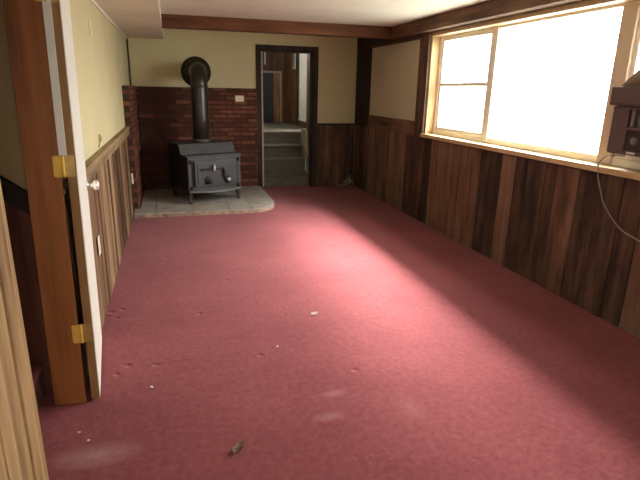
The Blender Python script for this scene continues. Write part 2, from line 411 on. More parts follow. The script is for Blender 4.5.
def planks(bm, along, a0, a1, z0, z1, face, depth, sgn, wmin=0.09, wmax=0.2, jag=0.0, tlo=0.0, thi=1.0):
    """vertical boards; along 'Y' on an X=face plane or 'X' on a Y=face plane, sticking out by depth in direction sgn"""
    p = a0
    while p < a1-0.01:
        w_ = min(rnd.uniform(wmin, wmax), a1-p)
        if a1-(p+w_) < 0.05: w_ = a1-p
        d = depth*rnd.uniform(0.7, 1.0); t = rnd.uniform(tlo, thi); g = 0.0035
        zt = z1 - rnd.uniform(0, jag)
        if along == 'Y': box(bm, (face, p+g, z0), (face+sgn*d, p+w_-g, zt), t, 0.003)
        else: box(bm, (p+g, face, z0), (p+w_-g, face+sgn*d, zt), t, 0.003)
        p += w_
    if along == 'Y': box(bm, (face, a0, z0), (face+sgn*depth*0.3, a1, z1), 0.0)
    else: box(bm, (a0, face, z0), (a1, face+sgn*depth*0.3, z1), 0.0)

# left wainscot beyond the door and its sloping ledge
BRY0 = 6.46
bm = bm_new(); planks(bm, 'Y', 2.50, BRY0, 0, 1.03, XL, 0.028, 1, 0.10, 0.20); t8 = struct('trim_8', bm, M['barn_left'], 'weathered brown plank wainscot along the left wall', 'wainscot')
bm = bm_new(); box(bm, (XL, 2.50, 1.02), (XL+0.052, BRY0, 1.045), 0.6, 0.004); box(bm, (XL+0.028, 2.50, 0.955), (XL+0.044, BRY0, 1.02), 0.4, 0.003); obj('ledge', bm, M['barn_cap'], t8)
# planks on the near side of the side doorway
bm = bm_new(); planks(bm, 'Y', YF, 1.735, 0, 2.2, XL, 0.035, 1, 0.075, 0.12); struct('trim_9', bm, M['barn_near'], 'rough pale tan planks on the near side of the side doorway', 'planks')

# right wainscot
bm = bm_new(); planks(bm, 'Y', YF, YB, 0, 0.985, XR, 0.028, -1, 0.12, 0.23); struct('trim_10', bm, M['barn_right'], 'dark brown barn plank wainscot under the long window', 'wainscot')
bm = bm_new()
box(bm, (XR, WY1+0.22, 0.985), (XR-0.034, 7.22, 1.16), 0.55, 0.004)
box(bm, (XR, WY1+0.22, 2.085), (XR-0.034, 7.22, ZS), 0.2, 0.004)
obj('panel_rail', bm, M['header'], wr)
bm = bm_new()
box(bm, (XR, WY1, 0.99), (XR-0.036, WY1+0.22, ZS), 0.5, 0.004); obj('window_side_board', bm, M['barn_right'], wr); bm = bm_new()
box(bm, (XR, 7.22, 0.985), (XR-0.036, YB, ZS), 0.0, 0.004); box(bm, (XR, 6.43, ZS), (XR-0.04, YB, ZC), 0.0, 0.003)
obj('corner_post', bm, M['dark_trim'], wr)
bm = bm_new(); box(bm, (XR, WY1+0.22, 1.16), (XR-0.014, 7.22, 2.085), 0.5); obj('cream_panel', bm, M['panel'], wr)

# back wainscot to the right of the doorway
bm = bm_new(); planks(bm, 'X', BX1+0.07, XR-0.029, 0, 0.97, YB, 0.028, -1, 0.09, 0.18, tlo=0, thi=0.5); struct('trim_11', bm, M['barn_right'], 'short dark plank wainscot right of the back doorway', 'wainscot')
bm = bm_new(); box(bm, (BX1+0.07, YB, 0.97), (XR-0.036, YB-0.035, 1.0), 0.4, 0.004)
box(bm, (XL+0.003, YB, 1.51), (XL+0.022, YB-0.012, ZS), 0.6, 0.002)
obj('edge_trim', bm, M['dark_trim'], wb)

# ceiling soffit, beams and strips
bm = bm_new(); box(bm, (XL, YF, ZS), (-0.05, YB, ZC)); struct('trim_1', bm, M['ceiling'], 'boxed white soffit running along the left side of the ceiling', 'soffit')
bm = bm_new(); box(bm, (XL, 2.5, ZS-0.022), (XL+0.014, YB-0.02, ZS), 0.5, 0.002); struct('trim_2', bm, M['white_paint'], 'thin white strip where left wall meets soffit', 'trim')
bm = bm_new(); box(bm, (-0.05, 6.28, ZS+0.005), (2.695, 6.42, ZC), 0.55, 0.008)
tag(obj('ceiling_beam', bm, M['beam']), 'reddish-brown wooden beam crossing the ceiling in front of the stove wall', 'beam')
bm = bm_new(); box(bm, (2.70, YF, ZS+0.005), (XR, 6.42, ZC), 0.5, 0.006)
tag(obj('ceiling_beam', bm, M['header']), 'long weathered header beam above the window along the right wall', 'beam')

# back doorway casing
bm = bm_new()
box(bm, (BX0-0.075, YB, 0), (BX0, YB-0.025, BH+0.075), 0.3, 0.003); box(bm, (BX1, YB, 0), (BX1+0.07, YB-0.04, BH+0.075), 0.3, 0.003)
box(bm, (BX0, YB, BH), (BX1, YB-0.025, BH+0.075), 0.4, 0.003)
box(bm, (BX0, YB-0.01, 0.0), (BX0+0.015, YB+T, BH), 0.2); box(bm, (BX1-0.015, YB-0.01, 0), (BX1, YB+T, BH), 0.2); box(bm, (BX0+0.015, YB-0.01, BH-0.015), (BX1-0.015, YB+T, BH), 0.2)
t3 = struct('trim_3', bm, M['dark_trim'], 'dark wooden casing around the doorway to the carpeted steps', 'door casing')
bm = bm_new(); box(bm, (BX0+0.0, YB-0.034, 0.02), (BX0+0.022, YB-0.012, BH-0.016), 0.5, 0.002); obj('pale_strip', bm, M['pale_strip'], t3)

# ------------------------------------------------------------------ hall beyond the doorway
HX, HY, HZ = 2.40, 11.3, 0.80
bm = bm_new(); box(bm, (BX0-0.5, 8.677, 0.30), (HX, HY, HZ)); struct('trim_4', bm, M['stair_carpet'], 'carpeted landing floor of the hall above the steps', 'landing')
bm = bm_new()
box(bm, (BX0-0.6, YB+T, 0), (BX0, 8.9, 3.0)); box(bm, (BX0-0.6, 8.9, HZ), (BX0-0.5, HY, 3.0))
struct('wall_hall_left', bm, M['plaster_grey'], 'plaster wall left of the steps in the hall', 'wall')
bm = bm_new(); box(bm, (2.14, YB+T, 0), (2.24, 8.35, 3.0)); box(bm, (2.24, 8.25, 0), (HX+0.12, 8.35, 3.0))
wh = struct('wall_hall_right', bm, M['plaster_brown'], 'grey-brown wall right of the steps in the hall', 'wall')
bm = bm_new(); box(bm, (2.14, 8.351, 0), (2.24, 8.68, 0.86), 0.5, 0.003); obj('knee_wall', bm, M['plaster_grey'], wh)
bm = bm_new(); prism(bm, [(8.12, 0.42), (8.35, 0.56), (8.66, 0.62), (8.66, 0.85), (8.30, 0.85)], lambda p: (2.139, p[0], p[1]), lambda p: (2.122, p[0], p[1]), 0.5, 0.002)
obj('pale_skirt', bm, M['plaster_pale'], wh)
hy0, hy1, hz0, hz1 = 8.98, 9.86, 0.95, 2.3
bm = bm_new()
box(bm, (HX, 8.35, 0.0), (HX+0.12, hy0, 3.0)); box(bm, (HX, hy1, 0.6), (HX+0.12, HY, 3.0)); box(bm, (HX, hy0, 0.6), (HX+0.12, hy1, hz0)); box(bm, (HX, hy0, hz1), (HX+0.12, hy1, 3.0))
struct('wall_hall_side', bm, M['hall_wood'], 'orange-brown panelled hall wall with a window', 'wall')
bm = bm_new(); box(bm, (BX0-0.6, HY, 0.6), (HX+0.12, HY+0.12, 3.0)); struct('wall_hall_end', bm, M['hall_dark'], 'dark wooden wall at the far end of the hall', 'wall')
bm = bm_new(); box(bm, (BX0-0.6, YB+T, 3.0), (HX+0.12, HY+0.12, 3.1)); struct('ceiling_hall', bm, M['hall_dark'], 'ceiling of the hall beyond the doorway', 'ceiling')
# hall door
hd = thing('door_2', 'dark navy door at the far end of the hall', 'door', (1.95, HY, HZ), kind='structure')
bm = bm_new()
for a, b_ in (((-0.28, -0.02, 0), (-0.24, -0.05, 1.05)), ((0.345, -0.0, 0), (0.385, -0.03, 1.05)), ((-0.28, 0, 1.03), (0.385, -0.03, 1.07))): box(bm, (a[0], 0, a[2]), (b_[0], -0.03, b_[2]), 0.5, 0.003)
obj('door_frame', bm, M['hall_trim'], hd)
bm = bm_new(); box(bm, (-0.24, 0, 0), (0.20, -0.02, 1.03), 0.5, 0.003); obj('door_slab', bm, M['navy'], hd)
bm = bm_new(); box(bm, (0.20, 0, 0), (0.345, -0.018, 1.03), 0.5, 0.003); obj('side_panel', bm, M['hall_wood'], hd)
# hall window
hw = thing('window_2', 'narrow hall window seen through the back doorway', 'window', (HX, (hy0+hy1)/2, hz0), kind='structure')
bm = bm_new(); L = hy1-hy0; H_ = hz1-hz0
for (a, b_) in (((0.02, -L/2, 0), (0.09, -L/2+0.06, H_)), ((0.02, L/2-0.06, 0), (0.09, L/2, H_)), ((0.02, -L/2+0.06, 0), (0.09, L/2-0.06, 0.06)), ((0.02, -L/2+0.06, H_-0.06), (0.09, L/2-0.06, H_)), ((0.03, 0.10, 0.06), (0.08, 0.15, H_-0.06))): box(bm, a, b_, 0.5, 0.003)
obj('window_frame', bm, M['hall_trim'], hw)
bm = bm_new(); box(bm, (0.05, -L/2+0.06, 0.06), (0.055, L/2-0.06, H_-0.06)); obj('window_pane', bm, M['glass'], hw)
bm = bm_new(); box(bm, (-0.03, -L/2-0.03, -0.025), (0.02, L/2+0.03, 0.0), 0.5, 0.003); obj('window_sill', bm, M['curtain'], hw)
bm = bm_new()
prev = None
lay = bm.loops.layers.float_color['tint']
cols = []
for k in range(41):
    y = 9.12 + 0.67*k/40; x = HX-0.03 - 0.012*math.sin(k*1.1)
    cols.append((bm.verts.new((x, y, 0.93)), bm.verts.new((x, y, 2.55)), bm.verts.new((x-0.003, y, 0.93)), bm.verts.new((x-0.003, y, 2.55))))
for a, b_ in zip(cols, cols[1:]):
    bm.faces.new((a[0], b_[0], b_[1], a[1])); bm.faces.new((a[2], a[3], b_[3], b_[2]))
    bm.faces.new((a[0], a[2], b_[2], b_[0])); bm.faces.new((a[1], b_[1], b_[3], a[3]))
bm.faces.new((cols[0][0], cols[0][1], cols[0][3], cols[0][2])); bm.faces.new((cols[-1][0], cols[-1][2], cols[-1][3], cols[-1][1]))
tag(obj('curtain', bm, M['curtain_cloth']), 'greyish-white curtain hanging beside the hall window', 'curtain')

bm = bm_new(); box(bm, (HX-0.02, 9.88, 0.86), (HX-0.001, 10.12, 2.6), 0.5, 0.003); struct('trim_12', bm, M['olive'], 'olive board beside the hall window', 'trim')
bm = bm_new(); box(bm, (HX-0.03, 10.16, 1.88), (HX-0.015, 10.40, 2.40), 0.5, 0.004); box(bm, (HX-0.015, 10.26, 2.30), (HX-0.0005, 10.30, 2.36), 0.5, 0.002)
tag(obj('hanging_strip', bm, M['curtain']), 'short pale strip hanging high beside the hall window', 'hanging')
bm = bm_new(); box(bm, (1.955, HY-0.02, 2.0), (1.985, HY-0.001, 2.45), 0.5, 0.003)
tag(obj('hanging_strip', bm, M['curtain']), 'thin pale strip on the dark hall wall above the navy door', 'hanging')
# steps to the hall
bm = bm_new()
ys = [7.90, 8.16, 8.42, 8.68]
prof = [(7.915, 0.0)]
for k, y in enumerate(ys):
    z = 0.2*(k+1)
    prof += [(y+0.015, z-0.04), (y, z-0.012), (y+0.01, z)]
    prof.append(((ys[k+1]+0.015) if k < 3 else 8.68+0.001, z))
prof = prof[:-1] + [(8.679+0.02, 0.8)]
prof = prof[:1] + [p for p in prof[1:]]
prof2 = [(7.915, 0)]
for k, y in enumerate(ys):
    z = 0.2*(k+1)
    if k > 0: prof2.append((y+0.03, z-0.2))
    prof2 += [(y+0.03, z-0.045), (y, z-0.03), (y, z-0.008), (y+0.012, z)]
prof2[0] = (7.93, 0)
prof2[1] = (7.93, 0.155)
prof2 += [(8.678+0.03, 0.8), (8.71, 0.0)]
# stop short of the landing slab
prof2 = [p for p in prof2 if p[0] < 8.675] + [(8.675, 0.6), (8.675, 0.0)]
prism(bm, prof2, lambda p: (BX0+0.016, p[0], p[1]), lambda p: (BX1-0.016, p[0], p[1]), 0.5)
bm2 = bm
st = obj('steps', bm2, M['stair_carpet'])
tag(st, 'short flight of taupe carpeted steps rising through the back doorway', 'steps')
bm = bm_new(); box(bm, (BX0+0.016, 8.655, 0.755), (2.115, 8.6755, 0.802), 0.5, 0.008); obj('landing_nosing', bm, M['stair_carpet'], st)

# ------------------------------------------------------------------ side stairwell behind the open door
SX = XL-TL
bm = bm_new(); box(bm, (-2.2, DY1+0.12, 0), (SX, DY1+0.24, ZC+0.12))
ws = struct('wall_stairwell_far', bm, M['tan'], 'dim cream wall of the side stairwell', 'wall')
bm = bm_new(); box(bm, (-2.2, 1.45, 0), (SX, 1.55, ZC+0.12)); box(bm, (-2.3, 1.45, 0), (-2.2, DY1+0.24, ZC+0.12)); struct('wall_stairwell_near', bm, M['tan'], 'near wall of the side stairwell', 'wall')  # cream wall too, with the stairwell's dimness in its colour
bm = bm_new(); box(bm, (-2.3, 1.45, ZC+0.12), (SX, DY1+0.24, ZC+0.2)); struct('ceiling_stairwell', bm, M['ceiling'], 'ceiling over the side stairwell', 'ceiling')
yw = DY1+0.12
bm = bm_new()
def sl(x): return 1.045 - (x+0.66)*0.78       # top line of the sloping cap
prism(bm, [(SX, 0), (SX, sl(SX)-0.10), (-2.1, sl(-2.1)-0.10), (-2.1, 0)], lambda p: (p[0], yw, p[1]), lambda p: (p[0], yw-0.018, p[1]), 0.5)
obj('maroon_panel', bm, M['maroon'], ws)
bm = bm_new()
prism(bm, [(SX, sl(SX)-0.10), (SX, sl(SX)), (-2.1, sl(-2.1)), (-2.1, sl(-2.1)-0.10)], lambda p: (p[0], yw, p[1]), lambda p: (p[0], yw-0.04, p[1]), 0.1, 0.004)
obj('sloping_cap', bm, M['dark_trim'], ws)
bm = bm_new()
n = 5; pr = [(-0.705, 0.0)]
for k in range(n):
    x = -0.70-0.25*k; z = 0.185*(k+1)
    pr += [(x-0.012, z-0.04), (x+0.012, z-0.03), (x+0.012, z-0.008), (x, z), (x-0.262, z)]
pr += [(-0.70-0.25*n-0.012, 0.0)]
prism(bm, pr, lambda p: (p[0], 1.56, p[1]), lambda p: (p[0], yw-0.045, p[1]), 0.5)
tag(obj('steps', bm, M['carpet_step']), 'burgundy carpeted stairs climbing left inside the side doorway', 'steps')

# ------------------------------------------------------------------ side doorway frame and open door
bm = bm_new()
box(bm, (XL-TL-0.022, DY1-0.02, 0), (XL+0.047, DY1+0.0, DH), 0.5, 0.002)            # hinge-side jamb board
tj = struct('trim_5', bm, M['jamb'], 'red-brown stained jamb board of the side doorway, with brass hinges', 'door jamb')
bm = bm_new(); box(bm, (XL-TL, DY0, 0), (XL+0.0, DY0+0.02, DH-0.0), 0.5, 0.002); box(bm, (XL-TL, DY0+0.02, DH-0.02), (XL, DY1-0.02, DH), 0.5, 0.002)
struct('trim_6', bm, M['jamb'], 'near jamb and head of the side doorway', 'door jamb')

dang = math.atan2(0.067, 0.647)      # leaf leans towards the wall
D = thing('door_1', 'white-faced brown-edged door standing open against the left wall', 'door', (-0.432, 2.395, 0.012), dang, kind='structure'); D.rotation_euler = (0, 0.015, dang)
# local: +Y away from hinge along the leaf, +X room face
DWID, DTH, DHH = 0.655, 0.036, 1.99
bm = bm_new(); box(bm, (-DTH+0.0, 0.0, 0), (0.0, DWID, DHH), 0.5, 0.0015); obj('door_core', bm, M['door_edge'], D)
bm = bm_new(); box(bm, (0.0, 0.001, 0.002), (0.004, DWID-0.001, DHH-0.002), 0.5, 0.001)
obj('door_face', bm, M['white_paint'], D)
bm = bm_new(); lathe(bm, [(0.028, 0.004), (0.028, 0.010), (0.012, 0.014), (0.011, 0.034), (0.024, 0.040), (0.028, 0.052), (0.024, 0.064), (0.010, 0.068)], (0, DWID-0.06, 0.96), 'X', 24)
kn = obj('door_knob', bm, M['chrome'], D); kn['label'] = 'chrome knob on the white face'
for hz in (1.105, 0.315, 1.80):
    bm = bm_new()
    z = hz-0.0
    # leaf on the jamb board (world-aligned), leaf on the door edge, knuckle between
    rp = []
    for (cx_, cz_, a0_) in ((-0.034, 0.008, 180), (-0.034, 0.084, 90)):
        for k in range(5):
            a_ = math.radians(a0_ + (90*k/4 if a0_ == 180 else 90-90*k/4)) if False else math.radians((180+90*k/4) if a0_ == 180 else (90+90*k/4))
            rp.append((cx_+0.008*math.cos(a_), cz_+0.008*math.sin(a_)))
    rp = rp[:5] + [(-0.006, 0.0), (-0.006, 0.092)] + rp[5:]
    prism(bm, rp, lambda p: (p[0], -0.0235, p[1]), lambda p: (p[0], -0.0205, p[1]), 0.5)
    for k in range(3):
        lathe(bm, [(0.003, 0), (0.004, 0.0006), (0.003, 0.0012)], (-0.030+0.010*(k % 2), -0.0245, 0.015+0.031*k), 'Y', 10, 0.0)
    lathe(bm, [(0.0055, 0), (0.006, 0.002), (0.006, 0.090), (0.0055, 0.092)], (-0.002, -0.0255, 0), 'Z', 14)
    h = thing('hinge', '', 'x', (0, 0, 0)); bpy.data.objects.remove(h)
    ho = obj('hinge_leaf', bm, M['brass'], tj); ho.location = (-0.478, DY1-0.0, z+0.012)
    ho['label'] = 'bright brass hinge leaf screwed to the jamb'
    bm = bm_new(); box(bm, (-DTH+0.001, -0.0025, hz), (-0.004, 0.001, hz+0.092), 0.5, 0.0008)
    box(bm, (-DTH-0.026, -0.006, hz), (-DTH+0.002, -0.0035, hz+0.092), 0.5, 0.0008)
    obj('hinge_plate', bm, M['brass_dull'], D)
# pale strip in the gap above the upper hinge
bm = bm_new(); box(bm, (-0.493, DY1-0.026, 1.212), (-0.462, DY1-0.0205, 2.0), 0.5, 0.001)
M_ = obj('pale_gap_strip', bm, M['white_paint'], tj)

LEAN = Matrix.Translation((-0.49, 0, 0)) @ Matrix.Rotation(0.016, 4, 'Y') @ Matrix.Translation((0.49, 0, 0))
tj.matrix_world = LEAN

# ------------------------------------------------------------------ long window
GX = XR+0.09                # inner face of the frame
W = thing('window_1', 'long bright window across the right wall, side sash and big picture pane', 'window', (XR, 3.57, WZ0), kind='structure')
def wpart(name, mat, boxes, bev=0.004):
    bm = bm_new()
    for a, b_ in boxes:
        box(bm, tuple(Vector(a)-Vector((XR, 3.57, WZ0))), tuple(Vector(b_)-Vector((XR, 3.57, WZ0))), 0.5, bev)
    return obj(name, bm, mat, W)
wpart('jamb_lining', M['pine'], [((XR-0.004, WY1-0.02, WZ0+0.02), (XR+T, WY1, WZ1)), ((XR-0.004, WY0, WZ0+0.02), (XR+T, WY0+0.02, WZ1))], 0.002)
wpart('head_casing', M['pine_y'], [((XR-0.02, WY0, WZ1-0.03), (XR+T, WY1-0.02, WZ1))], 0.002)
wpart('window_sill', M['pine_y'], [((XR-0.045, WY0-0.05, WZ0-0.02), (XR+T, WY1+0.03, WZ0+0.02))], 0.005)
zb, zt = WZ0+0.02, WZ1-0.03
wpart('window_frame', M['vinyl'], [
    ((GX, WY1-0.06, zb), (GX+0.05, WY1-0.02, zt)),
    ((GX, WY0+0.02, zb), (GX+0.05, WY0+0.06, zt)),
    ((GX, WY0+0.06, zb), (GX+0.05, WY1-0.06, zb+0.055)),
    ((GX, WY0+0.06, zt-0.02), (GX+0.05, WY1-0.06, zt)),
    ((GX-0.01, 4.33, zb), (GX+0.05, 4.43, zt))])
wpart('wide_mullion', M['vinyl_tan'], [((GX-0.012, 2.83, zb), (GX+0.05, 2.955, zt-0.02))])
# side sashes, each with its meeting rail
for (y0, y1) in ((4.43, WY1-0.06), (WY0+0.06, 2.83)):
    s = wpart('sash', M['vinyl'], [((GX+0.012, y0, zb+0.055), (GX+0.045, y0+0.035, zt-0.02)), ((GX+0.012, y1-0.035, zb+0.055), (GX+0.045, y1, zt-0.02)),
        ((GX+0.005, y0+0.035, 1.565), (GX+0.045, y1-0.035, 1.600)), ((GX+0.012, y0+0.035, zt-0.05), (GX+0.045, y1-0.035, zt-0.02)), ((GX+0.012, y0+0.035, zb+0.055), (GX+0.045, y1-0.035, zb+0.085))], 0.003)
    bm = bm_new(); o0 = Vector((XR, 3.57, WZ0))
    box(bm, tuple(Vector((GX+0.026, y0+0.035, 1.60 if y0 < 3 else zb+0.085))-o0), tuple(Vector((GX+0.030, y1-0.035, zt-0.05))-o0))
    obj('window_pane', bm, M['glass'], s)
wpart('window_pane', M['glass'], [((GX+0.024, 2.955, zb+0.055), (GX+0.028, 4.33, zt-0.02))], 0)
W3 = thing('fill_window', 'plain two-pane window added unseen in the near end wall for fill light', 'window', (0.3, YF, FZ0), kind='structure')  # unseen window added to brighten the door jamb and hinges
bm = bm_new()
for a, b_ in (((-0.50, -0.11, 0), (-0.45, -0.05, 1.0)), ((0.45, -0.11, 0), (0.50, -0.05, 1.0)), ((-0.45, -0.11, 0), (0.45, -0.05, 0.05)), ((-0.45, -0.11, 0.95), (0.45, -0.05, 1.0)), ((-0.025, -0.11, 0.05), (0.025, -0.05, 0.95))): box(bm, a, b_, 0.5, 0.003)
obj('window_frame', bm, M['vinyl'], W3)  # frame of the added fill window
bm = bm_new(); box(bm, (-0.45, -0.085, 0.05), (-0.025, -0.08, 0.95)); box(bm, (0.025, -0.085, 0.05), (0.45, -0.08, 0.95)); obj('window_pane', bm, M['glass'], W3)  # panes of the added fill window
# unseen roof overhang added to cut off the high sky light
bm = bm_new(); box(bm, (XR+T, YF, 2.42), (XR+T+0.40, YB+1.0, 2.55)); struct('added_eave', bm, M['outside'], 'unseen roof overhang added above the long window to cut off sky light', 'eave')

# ------------------------------------------------------------------ air conditioner
A = thing('air_conditioner', 'brown window air conditioner sitting in the near end of the long window', 'air conditioner', (2.75, 2.455, 1.137))
# local: face looks to -X, width along Y (+-0.28)
bm = bm_new(); box(bm, (0.02, -0.275, 0.0), (0.50, 0.275, 0.34), 0.5, 0.01); obj('case', bm, M['ac_brown'], A)
bm = bm_new(); box(bm, (-0.02, -0.295, 0.305), (0.12, 0.295, 0.42), 0.5, 0.008); box(bm, (-0.024, -0.29, 0.318), (-0.018, 0.29, 0.326), 0.2, 0.001); obj('top_housing', bm, M['ac_brown'], A)
bm = bm_new()
box(bm, (0.0, 0.145, 0.008), (0.03, 0.272, 0.298), 0.5, 0.006)
box(bm, (0.0, -0.272, 0.008), (0.03, 0.145, 0.03), 0.5, 0.004); box(bm, (0.0, -0.272, 0.155), (0.03, 0.145, 0.175), 0.5, 0.004); box(bm, (0.0, -0.272, 0.28), (0.03, 0.145, 0.298), 0.5, 0.004)
obj('front_panel', bm, M['ac_brown'], A)
bm = bm_new(); box(bm, (0.017, -0.27, 0.03), (0.022, 0.145, 0.28), 0.1)
obj('grille_back', bm, M['ac_dark'], A)
for y in [0.118-0.055*k for k in range(7)]:
    bm = bm_new(); box(bm, (0.004, y-0.011, 0.178), (0.018, y+0.011, 0.278), 0.5, 0.003); obj('louvre', bm, M['ac_light'], A)
for k in range(3):
    bm = bm_new(); lathe(bm, [(0.026, 0.02), (0.026, 0.008), (0.02, 0.0), (0.004, -0.002)], (0, 0.085-0.11*k, 0.092), 'X', 20); kb = obj('knob', bm, M['ac_light'], A)
bm = bm_new(); box(bm, (-0.004, 0.05, 0.012), (0.002, 0.11, 0.026), 0.5, 0.001); obj('badge', bm, M['chrome'], A)

# cloth on top of it
bm = bm_new()
rc = random.Random(3); NX, NY = 8, 22; grid = []
for i in range(NX+1):
    row = []
    for j in range(NY+1):
        u, v = i/NX, j/NY
        y = 2.70-0.5*v; x = 2.75+0.11*u
        hgt = 0.002+0.19*min(1, v*2.4)**0.9*(0.6+0.4*math.sin(PI*(0.15+0.7*u)))+0.010*math.sin(7*v+4*u)*min(1, 4*v)
        row.append(bm.verts.new((x, y, 1.559+hgt)))
    grid.append(row)
bot = [[bm.verts.new((v.co.x, v.co.y, 1.5585)) for v in row] for row in grid]
for i in range(NX):
    for j in range(NY):
        bm.faces.new((grid[i][j], grid[i+1][j], grid[i+1][j+1], grid[i][j+1])); bm.faces.new((bot[i][j], bot[i][j+1], bot[i+1][j+1], bot[i+1][j]))
for i in range(NX):
    for j, f in ((0, 1), (NY, -1)):
        bm.faces.new((grid[i][j], bot[i][j], bot[i+1][j], grid[i+1][j]))
for j in range(NY):
    for i in (0, NX):
        bm.faces.new((grid[i][j], grid[i][j+1], bot[i][j+1], bot[i][j]))
bmesh.ops.recalc_face_normals(bm, faces=bm.faces)
for f in bm.faces: f.smooth = True
tag(obj('folded_cloth', bm, M['cloth']), 'dusty brown folded cloth lying on top of the air conditioner', 'cloth')

bm = bm_new()
tube(bm, spline([(2.80, 2.62, 1.128), (2.782, 2.74, 1.115), (2.768, 2.785, 1.06), (2.770, 2.785, 1.02), (2.770, 2.775, 0.965), (2.785, 2.745, 0.87), (2.785, 2.69, 0.782), (2.785, 2.54, 0.665), (2.785, 2.38, 0.625), (2.785, 2.1, 0.56), (2.785, 1.95, 0.40), (2.785, 1.9, 0.2)], 8), 0.0045, 8)
tag(obj('power_cord', bm, M['cord']), 'thin tan cord drooping from the air conditioner down the planks', 'cord')

# ------------------------------------------------------------------ brick surround
def bricks(bm, along, a0, a1, z0, z1, face, sgn, depth, rb):
    bh, bw, g = 0.058, 0.195, 0.010
    z = z0; row = 0
    while z < z1-0.02:
        h = min(bh, z1-z); p = a0 - (0.5*(bw+g) if row % 2 else 0)
        while p < a1-0.005:
            s, e = max(p, a0), min(p+bw, a1)
            if e-s > 0.02:
                d = depth*rb.uniform(0.82, 1.0); t = rb.uniform(0.15, 0.85)
                if along == 'X' and e < 0.12+0.1*rb.random() and not (1.03 < z < 1.10): t *= 0.12     # stove and pipe shade, partly soot, painted as darker bricks left of the pipe
                if along == 'X': box(bm, (s, face, z), (e, face+sgn*d, z+h-g), t, 0.004)
                else: box(bm, (face, s, z), (face+sgn*d, e, z+h-g), t, 0.004)
            p += bw+g
        z += bh+0.006; row += 1
rb = random.Random(11)
B = thing('brick_surround', 'broad dark red brick facing on the far wall behind the black stove', 'brickwork', (0, 7.7, 0))
def shift(bm, v): bmesh.ops.translate(bm, verts=bm.verts, vec=v)
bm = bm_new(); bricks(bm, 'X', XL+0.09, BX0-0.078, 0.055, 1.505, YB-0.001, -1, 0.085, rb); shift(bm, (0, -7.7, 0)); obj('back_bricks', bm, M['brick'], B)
bm = bm_new(); box(bm, (XL+0.09, YB-0.001, 0.055), (BX0-0.08, YB-0.065, 1.50)); shift(bm, (0, -7.7, 0)); obj('mortar', bm, M['mortar'], B)
B2 = thing('brick_return', 'narrow red brick return on the left wall with a toothed near edge', 'brickwork', (0, 7.7, 0))
bm = bm_new(); box(bm, (XL+0.001, BRY0+0.015, 0.0), (XL+0.07, YB-0.001, 1.50)); shift(bm, (0, -7.7, 0)); obj('mortar', bm, M['mortar'], B2)
bm = bm_new()
z = 0.0; row = 0
while z < 1.50:
    y = BRY0 + (0.03 if row % 2 else 0) + rb.uniform(-0.012, 0.012); first = True
    off = 0.10 if row % 2 else 0.195
    while y < YB-0.003:
        e = min(y+(off if first else 0.195), YB-0.003)
        if e-y > 0.02: box(bm, (XL+0.001, y, z), (XL+0.088*rb.uniform(0.86, 1.0), e, min(z+0.05, 1.505)), rb.uniform(0.3, 0.95), 0.004)
        y = e+0.01; first = False
    z += 0.064; row += 1
shift(bm, (0, -7.7, 0)); obj('side_bricks', bm, M['brick'], B2)

# hearth slab
Hh = thing('hearth_slab', 'low grey tiled hearth slab under the stove with a rounded front corner', 'hearth', (0.4, 6.9, 0))
hx0, hx1, hy, hz_ = XL+0.035, 1.25, 6.17, 0.052
ce = []
for k in range(9):
    a = -PI/2 + (PI/2)*k/8
    ce.append((hx1-0.36+0.36*math.cos(a), hy+0.42+0.42*math.sin(a)))
poly = [(XL+0.095, 7.71), (XL+0.095, BRY0-0.01), (hx0, BRY0-0.02), (hx0, hy)] + ce + [(hx1, 7.71)]
bm = bm_new(); prism(bm, [(x-0.4, y-6.9) for x, y in poly], lambda p: (p[0], p[1], 0.0), lambda p: (p[0], p[1], hz_-0.012), 0.5); obj('slab_edge', bm, M['slab_edge'], Hh)
# the top is laid in tiles: cut the outline by grid lines
bm = bm_new()
xs = [-0.6, -0.26, 0.18, 0.62, 0.90, 1.3]; yy = [6.1, 6.62, 7.16, 7.75]
for i in range(len(xs)-1):
    for j in range(len(yy)-1):
        t = bmesh.new(); vv = [t.verts.new((x, y, 0)) for x, y in poly]; t.faces.new(vv)
        for (co, no) in (((xs[i]+0.004, 0, 0), (-1, 0, 0)), ((xs[i+1]-0.004, 0, 0), (1, 0, 0)), ((0, yy[j]+0.004, 0), (0, -1, 0)), ((0, yy[j+1]-0.004, 0), (0, 1, 0))):
            if t.verts: bmesh.ops.bisect_plane(t, geom=list(t.verts)+list(t.edges)+list(t.faces), plane_co=co, plane_no=no, clear_outer=True)
        for f in t.faces:
            pl = [(v.co.x-0.4, v.co.y-6.9) for v in f.verts]
            prism(bm, pl, lambda p: (p[0], p[1], hz_-0.012), lambda p: (p[0], p[1], hz_), 0.5)
        t.free()
obj('tile_top', bm, M['slab'], Hh)

# ------------------------------------------------------------------ wood stove (local x right along the front, y to the rear)
SZ = hz_
S = thing('wood_stove', 'black cast iron wood stove with stepped grey top on the hearth', 'stove', (0.147, 6.555, SZ), math.radians(19.9))
SW, SD = 0.735, 0.66
zt1, zt2, zb0 = 0.605, 0.742, 0.165     # lower top, upper top, underside (above hearth)
bm = bm_new()
prism(bm, [(0.03, zb0), (0.03, zt1), (0.17, zt1), (0.24, zt2-0.012), (SD, zt2-0.012), (SD, zb0)], lambda p: (0.0, p[0], p[1]), lambda p: (SW, p[0], p[1]), 0.5, 0.006)
obj('firebox', bm, M['black_iron'], S)
bm = bm_new()
prism(bm, [(-0.02, zt1), (-0.02, zt1+0.016), (0.165, zt1+0.016), (0.235, zt2+0.004), (SD+0.012, zt2+0.004), (SD+0.012, zt2-0.010), (0.243, zt2-0.010), (0.172, zt1+0.001)], lambda p: (-0.018, p[0], p[1]), lambda p: (SW+0.012, p[0], p[1]), 0.5, 0.003)
obj('stepped_top', bm, M['stove_grey'], S)
bm = bm_new()
